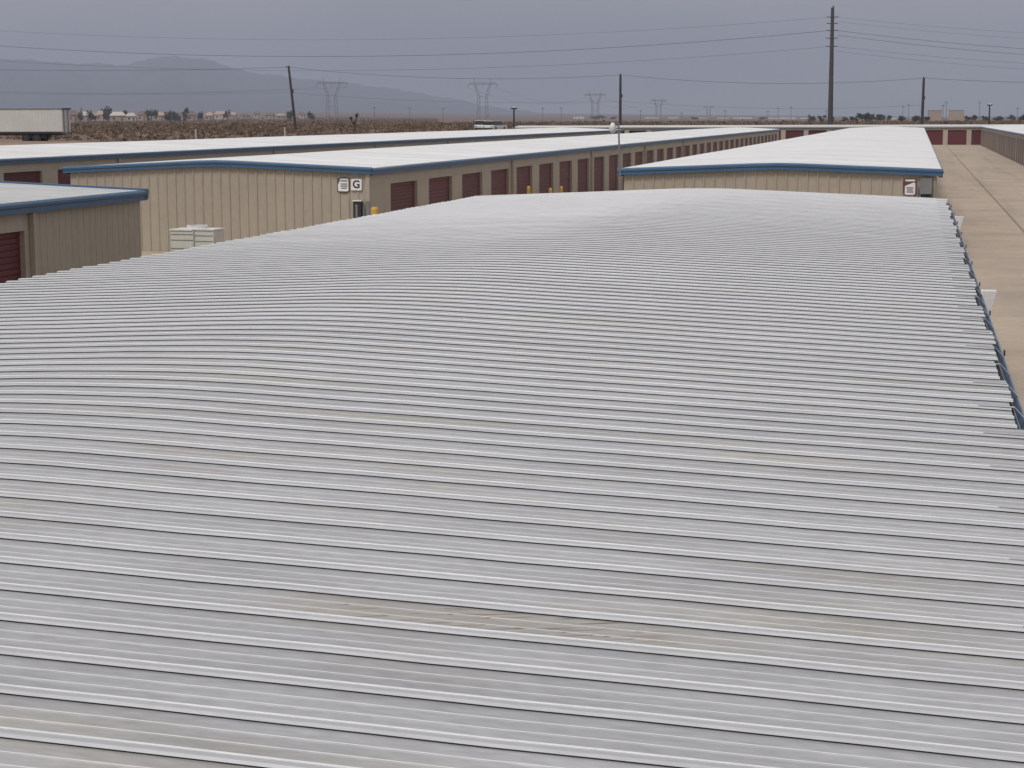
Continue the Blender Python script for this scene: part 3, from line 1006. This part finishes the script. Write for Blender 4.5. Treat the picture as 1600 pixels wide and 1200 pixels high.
def tower(px, py, dist, label, sc=1.0):
    t = at(px, py, dist=dist)
    zb = float(ground_z(t.x, t.y))
    H = t.z - zb
    o = thing('transmission_tower', label, 'transmission tower', (t.x, t.y, zb), math.atan2(t.x, -t.y) + math.pi, 'lattice transmission towers on the skyline')
    th = 0.00016 * dist

    def truss(b, a, c, wa, wc, nseg):
        a, c = Vector(a), Vector(c)
        for s in (-1, 1):
            b.tube([a + Vector((s * wa, 0, 0)), c + Vector((s * wc, 0, 0))], th, 4)
        for k in range(nseg):
            u, v = k / nseg, (k + 1) / nseg
            s = 1 if k % 2 else -1
            b.tube([a.lerp(c, u) + Vector((s * (wa + (wc - wa) * u), 0, 0)), a.lerp(c, v) - Vector((s * (wa + (wc - wa) * v), 0, 0))], th * 0.6, 4)
    for s in (-1, 1):
        b = B()
        truss(b, (s * 5.0, 0, 0), (s * 4.6, 0, H * 0.55), 1.6, 1.3, 7)
        truss(b, (s * 4.6, 0, H * 0.55), (s * 9.2, 0, H * 0.86), 1.3, 1.0, 4)
        b.tube([(s * 9.2, 0, H * 0.86), (s * 10.0, 0, H)], th, 4)
        b.build('leg', 'lattice', o)
    b = B()
    for dz in (0.0, 1.6):
        b.tube([(-19 + dz * 2, 0, H * 0.85 + dz), (19 - dz * 2, 0, H * 0.85 + dz)], th * 0.9, 4)
    for k in range(12):
        x = -15.5 + k * 2.6
        b.tube([(x, 0, H * 0.85), (x + 2.4, 0, H * 0.85 + 1.6)], th * 0.5, 4)
    b.build('crossarm', 'lattice', o)
    b = B()
    b.tube([(-4.6, 0, H * 0.55), (4.6, 0, H * 0.55)], th * 0.7, 4)
    b.tube([(-5, 0, H * 0.28), (5, 0, H * 0.28)], th * 0.5, 4)
    b.build('brace', 'lattice', o)
    for x in (-17, 0, 17):
        B().tube([(x, 0, H * 0.85), (x, 0, H * 0.85 - 4.5)], th * 0.7, 4).build('insulator', 'lattice', o)
    return Vector((t.x, t.y, zb + H * 0.85 - 4.5)), Vector((math.cos(o.rotation_euler.z), math.sin(o.rotation_euler.z), 0))


tw = [tower(518, 121, 2200, 'leftmost lattice tower on the skyline, in front of the mountains'),
      tower(754, 122, 2250, 'lattice tower standing above the white parked vehicles'),
      tower(930, 142, 3100, 'lattice tower just left of the middle utility pole'),
      tower(1029, 153, 4200, 'small hazy lattice tower right of the middle utility pole'),
      tower(1107, 165, 6200, 'tiny hazy lattice tower, farthest right of the lattice towers')]
for k, lb in ((1, 'from the tower above the vehicles to the next'), (2, 'from the third tower to the fourth'), (3, 'from the fourth tower to the farthest')):
    for x, nm in ((-17, 'left'), (17, 'right')):
        a, b = tw[k], tw[k + 1]
        wire('conductor', a[0] + a[1] * x, b[0] + b[1] * x, 14, 0.00004 * a[0].length, nm + ' far conductor strung ' + lb, 'conductors of the lattice towers')
for x, nm in ((-17, 'left'), (17, 'right')):
    a = tw[0]
    q = at(-400, 120, dist=2300)
    wire('conductor', a[0] + a[1] * x, q + a[1] * x, 12, 0.09, nm + ' far conductor strung left of the leftmost lattice tower', 'conductors of the lattice towers')
far_poles = [(848, 168, 1500), (877, 167, 1500), (585, 166, 1400), (640, 168, 1500), (692, 168, 1600), (1001, 172, 1700), (1065, 176, 1800), (1133, 172, 1600), (1200, 173, 1500), (1216, 168, 1900),
             (1236, 166, 2000), (1291, 172, 1500), (1411, 164, 1500), (1420, 162, 1700), (1474, 163, 1300), (1479, 158, 1300), (1531, 158, 1500), (1590, 168, 1500)]
for k, (px, py, d) in enumerate(sorted(far_poles)):
    t = at(px, py, dist=d)
    zb = float(ground_z(t.x, t.y))
    h = t.z - zb
    words = ['first', 'second', 'third', 'fourth', 'fifth', 'sixth', 'seventh', 'eighth', 'ninth', 'tenth', 'eleventh', 'twelfth', 'thirteenth', 'fourteenth', 'fifteenth', 'sixteenth', 'seventeenth', 'eighteenth']
    o = thing('distant_pole', 'faint thin pole on the skyline, %s from the left' % words[k], 'utility pole', (t.x, t.y, zb), group='faint thin poles along the skyline')
    B().tube([(0, 0, 0), (0, 0, h)], d * 0.00012, 5).build('pole', 'lattice', o)
    B().box(-d * 0.0010, d * 0.0010, -0.1, 0.1, h * 0.9, h * 0.9 + d * 0.00022).build('crossarm', 'lattice', o)


# ------------------------------------------------------------------ vehicles
def wheel(parent, x, y, z, r, w):
    t = B()
    t.tube([(x, y - w / 2, z), (x, y + w / 2, z)], r, 16)
    ty = t.build('wheel', 'black', parent)
    B().tube([(x, y - w / 2 - 0.02, z), (x, y + w / 2 + 0.02, z)], r * 0.55, 12).build('rim', 'dark', ty)
    return ty


t = at(96, 169.5, y=196)
zb = float(ground_z(t.x - 6, 196))
tr = thing('semi_trailer', 'long off-white semi-trailer parked at the left edge beyond the roofs', 'trailer', (t.x, 196, zb), R(4))
TZ = t.z - zb
bz = TZ - 2.68
BL, BW = 14.2, 2.5
B().box(-BL, 0, 0, BW, bz, TZ).build('box_body', 'trailer', tr)
for k in range(12):
    x = -BL + (k + 0.5) * BL / 12
    B().box(x, x + 0.05, -0.022, -0.003, bz + 0.16, TZ - 0.14).build('side_post', 'white', tr)
B().box(-BL - 0.02, 0.02, -0.035, -0.004, TZ - 0.12, TZ + 0.03).build('top_rail', 'grey', tr)
B().box(-BL - 0.02, 0.02, -0.045, -0.004, bz - 0.1, bz + 0.1).build('bottom_rail', 'dark', tr)
for s in (0, 1):
    d = B().box(0.003, 0.06, 0.06 + s * 1.22, 1.22 + s * 1.22, bz + 0.08, TZ - 0.12).build('rear_door', 'trailer', tr)
    B().tube([(0.09, 0.4 + s * 1.22, bz), (0.09, 0.4 + s * 1.22, TZ - 0.05)], 0.035, 6).build('lock_bar', 'dark', d)
B().box(0.065, 0.16, -0.03, BW + 0.03, TZ - 0.1, TZ + 0.05).build('rear_header', 'dark', tr)
B().box(-BL + 1, -0.4, 0.5, 2.0, bz - 0.32, bz - 0.12).build('chassis', 'dark', tr)
B().box(-4.9, -2.2, 0.2, 2.3, bz - 0.6, bz - 0.33).build('bogie', 'dark', tr)
for x in (-4.4, -3.1):
    for y in (0.25, 2.2):
        wheel(tr, x, y, 0.5, 0.5, 0.42)
B().box(-2.05, -2.0, 0.05, 0.7, 0.25, bz - 0.13).build('mudflap', 'black', tr)
for y in (0.5, 2.0):
    B().box(-11.3, -11.1, y - 0.08, y + 0.08, 0.0, bz - 0.33).build('landing_leg', 'dark', tr)
B().box(-0.1, 0.1, 0.3, 2.2, 0.45, 0.6).build('bumper', 'dark', tr)


def car(px, py, y, rz, body, label, L=4.6, Wd=1.85, H=1.75, pick=False, z=None):
    t = at(px, py, y=y)
    zb = float(ground_z(t.x, y)) if z is None else z
    o = thing('parked_car', label, 'car', (t.x, y, zb), rz, 'vehicles parked on the desert edge')
    hb_ = H * 0.58
    lower = [(-L / 2, 0.35), (L / 2, 0.35), (L / 2, hb_ * 0.92), (L / 2 - 0.15, hb_), (-L / 2 + 0.1, hb_), (-L / 2, hb_ * 0.9)]
    bd = B()
    n0 = [(-Wd / 2, 1), (Wd / 2, 1)]
    bd.extrude([(u, z) for u, z in lower], 0, -Wd / 2, Wd / 2)
    bd.build('body', body, o)
    a0, a1 = (-L / 2 + 0.15, L * 0.16) if not pick else (-0.6, L * 0.2)
    cb = B()
    w2 = Wd / 2 - 0.14
    b0 = [(-Wd / 2 + 0.04, a0), (Wd / 2 - 0.04, a0), (Wd / 2 - 0.04, a1 + 0.5), (-Wd / 2 + 0.04, a1 + 0.5)]
    tp = [(-w2, a0 + 0.2), (w2, a0 + 0.2), (w2, a1), (-w2, a1)]
    for k in range(4):
        q = (k + 1) % 4
        cb.quad((*b0[k], hb_ + 0.002), (*b0[q], hb_ + 0.002), (*tp[q], H - 0.07), (*tp[k], H - 0.07), m=1)
    cb.build('glasshouse', [body, 'glass'], o)
    B().box(-w2 - 0.02, w2 + 0.02, a0 + 0.16, a1 + 0.04, H - 0.068, H).build('roof', body, o)
    for s in (-1, 1):
        for yy in (-L * 0.3, L * 0.31):
            tq = B().tube([(s * (Wd / 2 - 0.2), yy, 0.36), (s * (Wd / 2 + 0.01), yy, 0.36)], 0.36, 14).build('wheel', 'black', o)
            B().tube([(s * (Wd / 2 - 0.1), yy, 0.36), (s * (Wd / 2 + 0.025), yy, 0.36)], 0.2, 10).build('rim', 'grey', tq)
        B().box(s * Wd * 0.36 - 0.16, s * Wd * 0.36 + 0.16, -L / 2 - 0.02, -L / 2 + 0.05, hb_ * 0.68, hb_ * 0.86).build('headlight', 'grey', o)
    B().box(-Wd / 2 + 0.05, Wd / 2 - 0.05, -L / 2 - 0.05, -L / 2 - 0.002, 0.36, 0.55).build('bumper', 'dark', o)
    return o


zc = float(ground_z(-68, 292))
car(751, 190, 296, R(12), 'bright', 'white car with a dark nose, left of two white vehicles behind the roofs', 4.6, 1.9, 1.7, z=2.15)
car(773, 191, 290, R(-14), 'bright', 'white car, right of two white vehicles behind the roofs', 4.9, 1.9, 1.65, z=2.15)
car(563, 205, 214, R(84), 'red', 'dark red car half hidden behind the left white roof', 4.6, 1.8, 1.45)

# ------------------------------------------------------------------ far houses and town
ordn = ['first', 'second', 'third', 'fourth', 'fifth', 'sixth', 'seventh', 'eighth', 'ninth', 'tenth', 'eleventh', 'twelfth', 'thirteenth', 'fourteenth', 'fifteenth', 'sixteenth',
        'seventeenth', 'eighteenth', 'nineteenth', 'twentieth', 'twenty-first', 'twenty-second']


def house(px, base, top, w_px, dist, mat, label, grp, flat=False, name='house', cat='house', depth=9):
    a = at(px, base, dist=dist)
    tz = at(px, top, dist=dist).z
    zb = float(ground_z(a.x, a.y))
    H = tz - zb
    w = w_px / F_PX * dist
    o = thing(name, label, cat, (a.x, a.y, zb), math.atan2(-a.x, a.y) + random.uniform(-0.25, 0.25), grp)
    wh = H if flat else H * 0.62
    B().box(-w / 2, w / 2, 0, depth, 0, wh).build('wall', mat, o)
    if flat:
        B().box(-w / 2 - 0.2, w / 2 + 0.2, -0.2, depth + 0.2, wh, wh + 0.25).build('roof', 'white_roof' if mat != 'tank' else 'stucco', o)
    else:
        e = 0.5
        v = [(-w / 2 - e, -e, wh), (w / 2 + e, -e, wh), (w / 2 + e, depth + e, wh), (-w / 2 - e, depth + e, wh), (-w / 2 + w * 0.2, depth / 2, H), (w / 2 - w * 0.2, depth / 2, H)]
        mesh('roof', v, [(0, 1, 5, 4), (1, 2, 5), (2, 3, 4, 5), (3, 0, 4), (3, 2, 1, 0)], ('tile', 'stucco2', 'tank')[int(px) % 3], o)
    nwin = max(2, int(w / 4.5)) if name != 'tan_building' else 0
    for k in range(nwin):
        x = -w / 2 + (k + 0.5) * w / nwin
        g = k == nwin // 2
        B().box(x - 0.6, x + 0.6, -0.06, -0.01, 0.0 if g else wh * 0.38, wh * 0.72).build('door' if g else 'window', 'tile' if g else 'glass', o)
    return o


hx = [(114, 19), (133, 13), (146, 10), (158, 17), (184, 18), (205, 12), (222, 13), (248, 24), (276, 15), (300, 13), (326, 12), (344, 14), (362, 10), (384, 13), (402, 12), (420, 10), (440, 13), (474, 10)]
for k, (px, w) in enumerate(hx):
    mat = ('stucco', 'stucco2', 'tank')[(k * 5) % 3]
    d = 1250 + (k * 97) % 350 + (px > 340) * 500
    house(px, 181.5, 172.4 + (k * 37 % 11) * 0.42 + (px > 340) * 1.2, w * (0.8 + 0.09 * (k * 5 % 7)), d, mat, '%s small pale house from the left along the skyline right of the trailer' % ordn[k], 'houses on the left skyline')
wx = [(905, 185, 182.3, 16), (938, 185, 182.3, 18), (1018, 186, 183, 22), (1052, 186, 183.2, 16), (1092, 186.5, 183.2, 26), (1130, 186.5, 183.5, 18), (1160, 187, 183.4, 30), (1222, 187.4, 183.4, 44), (1180, 187.0, 184, 12), (1258, 187, 184, 14), (1322, 188, 183, 10), (1345, 188, 184.4, 14), (1398, 188, 184, 10)]
for k, (px, b_, t_, w) in enumerate(sorted(wx)):
    house(px, b_, t_, w, 2900 + (k * 131) % 500, ('white', 'stucco2', 'white_roof')[k % 3], '%s low white warehouse from the left along the middle skyline' % ordn[k], 'low warehouses along the skyline', True, 'warehouse', 'warehouse', 20)
house(1461, 190, 172.5, 20, 1500, 'tank', 'blocky tan building at upper right, left of the tan pair', None, True, 'tan_building', 'building', 8)
house(1494, 190, 172.5, 23, 1500, 'tank', 'blocky tan building at upper right, right of the tan pair', None, True, 'tan_building', 'building', 8)


# ------------------------------------------------------------------ trees and scrub
def crown_mesh(w, h, n, seed, leaf):
    r = np.random.default_rng(seed)
    v, f = [], []
    cl = r.normal(size=(9, 3)) * (0.28 * w, 0.28 * w, 0.22 * h)
    for k in range(n):
        c = cl[k % 9] + r.normal(size=3) * (0.13 * w, 0.13 * w, 0.12 * h)
        a, b = r.normal(size=3), r.normal(size=3)
        a = a / np.linalg.norm(a) * leaf * r.uniform(0.6, 1.4)
        b = b / np.linalg.norm(b) * leaf * r.uniform(0.6, 1.4)
        q = len(v)
        v += [tuple(c - a), tuple(c + b), tuple(c + a), tuple(c - b)]
        f.append((q, q + 1, q + 2, q + 3))
    me = bpy.data.meshes.new('crown')
    me.from_pydata(v, [], f)
    me.materials.append(M['leaf'])
    return me


def tree(px, base, top, w_px, dist, label, grp, seed, palm=False):
    a = at(px, base, dist=dist)
    tz = at(px, top, dist=dist).z
    zb = float(ground_z(a.x, a.y))
    H = max(tz - zb, 2.5)
    w = w_px / F_PX * dist
    o = thing('tree', label, 'tree', (a.x, a.y, zb), 0, grp)
    B().tube([(0, 0, 0), (0.05 * w, 0, H * 0.35), (-0.04 * w, 0, H * 0.7)], [0.05 * H, 0.04 * H, 0.015 * H], 7).build('trunk', 'bark', o)
    link('crown', crown_mesh(w * 1.15, H * 0.9, 300, seed, w * 0.14), o, (0, 0, H * 0.58))


lt = [(168, 168, 14), (236, 171, 14), (272, 171.5, 12), (290, 170.5, 9), (312, 173.5, 7), (126, 172, 7), (142, 173, 9), (198, 173.5, 8), (262, 173, 8), (354, 174, 6), (455, 172, 9), (486, 173, 9)]
for k, (px, tp, w) in enumerate(sorted(lt)):
    tree(px, 181.5, tp, w, 1200 + (k * 71) % 300, '%s dark tree from the left among the houses on the left skyline' % ordn[k], 'trees among the houses on the left skyline', 40 + k)
rt_ = [(1284, 180, 7), (1351, 175.5, 14), (1363, 178, 6), (1375, 180, 12), (1389, 180, 6), (1335, 182, 8), (1407, 183, 8), (1430, 182, 9), (1267, 185, 8), (1320, 184, 7), (1522, 182, 9), (1540, 183, 8), (1562, 182, 10),
       (1580, 184, 9), (1597, 182, 12), (1270, 184.5, 6), (1300, 184.5, 6), (1436, 184, 8), (1448, 185, 7), (1512, 184.5, 7)]
for k, (px, tp, w) in enumerate(sorted(rt_)):
    tree(px, 190, tp, w, 900 + (k * 53) % 250, '%s grey-green tree from the left along the right skyline' % ordn[k], 'trees along the right skyline', 80 + k)
for k, (px, tp, w) in enumerate(((935, 182, 11), (958, 183.5, 8), (1085, 183.8, 8), (1190, 184.2, 8))):
    tree(px, 186, tp, w, 2600, '%s low dark tree from the left among the middle warehouses' % ordn[k], 'trees among the warehouses', 140 + k)

# the branching yucca behind the left roof
t = at(553, 178, y=262)
zb = float(ground_z(t.x, 262))
H = t.z - zb
yu = thing('yucca_tree', 'small dark branching yucca standing behind the left white roof', 'tree', (t.x, 262, zb))
B().tube([(0, 0, 0), (0.05, 0, H * 0.45)], [0.16, 0.12], 7).tube([(0.05, 0, H * 0.45), (-0.35, 0, H * 0.66), (-0.42, 0, H * 0.78)], 0.09, 6).tube([(0.05, 0, H * 0.45), (0.3, 0, H * 0.72), (0.42, 0, H * 0.9)], 0.09, 6).build('trunk', 'bark', yu)
for (x, z, s) in ((-0.45, H * 0.8, 0.38), (0.42, H * 0.93, 0.5), (0.02, H * 0.6, 0.25)):
    v, f = [], []
    for k in range(60):
        d = rng.normal(size=3)
        d /= np.linalg.norm(d)
        u = np.cross(d, (0.3, 0.5, 0.8))
        u = u / np.linalg.norm(u) * 0.05
        q = len(v)
        c = np.array((x, 0, z))
        v += [tuple(c + u), tuple(c - u), tuple(c + d * s)]
        f.append((q, q + 1, q + 2))
    mesh('leaf_cluster', v, f, 'leaf', yu)

for px, p0, p1, y, lb in ((306, 203, 214, 215, 'pale marker post at the roadside, left one'), (445, 200, 212, 235, 'pale marker post beside the leaning utility pole')):
    t = at(px, p0, y=y)
    zb = float(ground_z(t.x, y))
    o = thing('marker_post', lb, 'post', (t.x, y, zb), group='pale marker posts')
    h = max(t.z - zb, 0.9)
    B().box(-0.09, 0.09, -0.06, 0.06, 0, h).build('post', 'stucco2', o)
    B().box(-0.11, 0.11, -0.075, 0.075, h, h + 0.06).build('cap', 'white', o)

# creosote scrub, nobody could count it
n_near, n_far = 15000, 15000
a = np.concatenate([np.radians(rng.uniform(-9, 34, n_near)), np.radians(rng.uniform(-9, 34, n_far))])
r_ = np.concatenate([np.sqrt(rng.uniform(130 ** 2, 620 ** 2, n_near)), np.sqrt(rng.uniform(600 ** 2, 2300 ** 2, n_far))])
sx_, sy_ = -np.sin(a) * r_, np.cos(a) * r_
keep = ~((sx_ > PAD[0] - 9) & (sx_ < PAD[1] + 10) & (sy_ < PAD[3] + 9))
ptsA = np.array(pts, float)
dmin = np.full(len(sx_), 1e9)
for k in range(len(pts) - 1):
    A0, A1 = ptsA[k], ptsA[k + 1]
    d = A1 - A0
    u = np.clip(((sx_ - A0[0]) * d[0] + (sy_ - A0[1]) * d[1]) / (d @ d), 0, 1)
    dmin = np.minimum(dmin, np.hypot(sx_ - A0[0] - u * d[0], sy_ - A0[1] - u * d[1]))
keep &= dmin > 8
keep &= ~((sx_ > -112) & (sx_ < -90) & (sy_ > 185) & (sy_ < 202))
dens = 0.5 + 0.5 * np.sin(sx_ * 0.05) * np.cos(sy_ * 0.043 + 1)
keep &= rng.uniform(size=len(sx_)) < np.where(r_ < 300, 0.35 + 0.5 * dens, 1)
keep &= ~((np.degrees(a) < 14.5) & (r_ > 640))
sx_, sy_, r_ = sx_[keep], sy_[keep], r_[keep]
ns, nl = len(sx_), 16
hgt = rng.uniform(0.4, 1.1, ns) * np.where(r_ < 380, 0.72, 1.0) * np.where(r_ > 600, 1.15, 1.0)
cz = ground_z(sx_, sy_)
dirs = rng.normal(size=(ns, nl, 3))
dirs[..., 2] = np.abs(dirs[..., 2]) * 1.1
dirs /= np.linalg.norm(dirs, axis=-1, keepdims=True)
ctr = np.stack([sx_, sy_, cz], -1)[:, None, :] + dirs * hgt[:, None, None] * rng.uniform(0.25, 0.95, (ns, nl, 1)) * np.array((1.15, 1.15, 0.85))
u_ = rng.normal(size=(ns, nl, 3)) * hgt[:, None, None] * 0.20
w_ = rng.normal(size=(ns, nl, 3)) * hgt[:, None, None] * 0.20
w_[..., 2] = np.abs(w_[..., 2]) + 0.08
V = np.stack([ctr - u_, ctr + u_, ctr + w_], 2).reshape(-1, 3)
me = bpy.data.meshes.new('desert_scrub')
nt_ = ns * nl
me.vertices.add(nt_ * 3)
me.vertices.foreach_set('co', V.astype(np.float32).ravel())
me.loops.add(nt_ * 3)
me.loops.foreach_set('vertex_index', np.arange(nt_ * 3, dtype=np.int32))
me.polygons.add(nt_)
me.polygons.foreach_set('loop_start', np.arange(0, nt_ * 3, 3, dtype=np.int32))
me.materials.append(M['scrub'])
me.update()
me.validate()
tag(link('desert_scrub', me), 'brown desert scrub covering the plain behind the yard', 'scrub', kind='stuff')

# ------------------------------------------------------------------ haze
hz = B().box(-16500, 16500, -16500, 16500, -3.0, 760).build('haze', 'white')
hz.data.materials.clear()
hm = bpy.data.materials.new('haze_air')
hm.use_nodes = True
ht = hm.node_tree
ht.nodes.clear()
ho = N(ht, 'ShaderNodeOutputMaterial')
hv = N(ht, 'ShaderNodeVolumePrincipled')
hv.inputs['Color'].default_value = (0.69, 0.765, 0.97, 1)
hv.inputs['Density'].default_value = 1.5e-4
hv.inputs['Anisotropy'].default_value = 0.0
ht.links.new(hv.outputs[0], ho.inputs['Volume'])
hz.data.materials.append(hm)
tag(hz, 'thin bluish haze hanging over the whole desert', 'haze', kind='stuff')
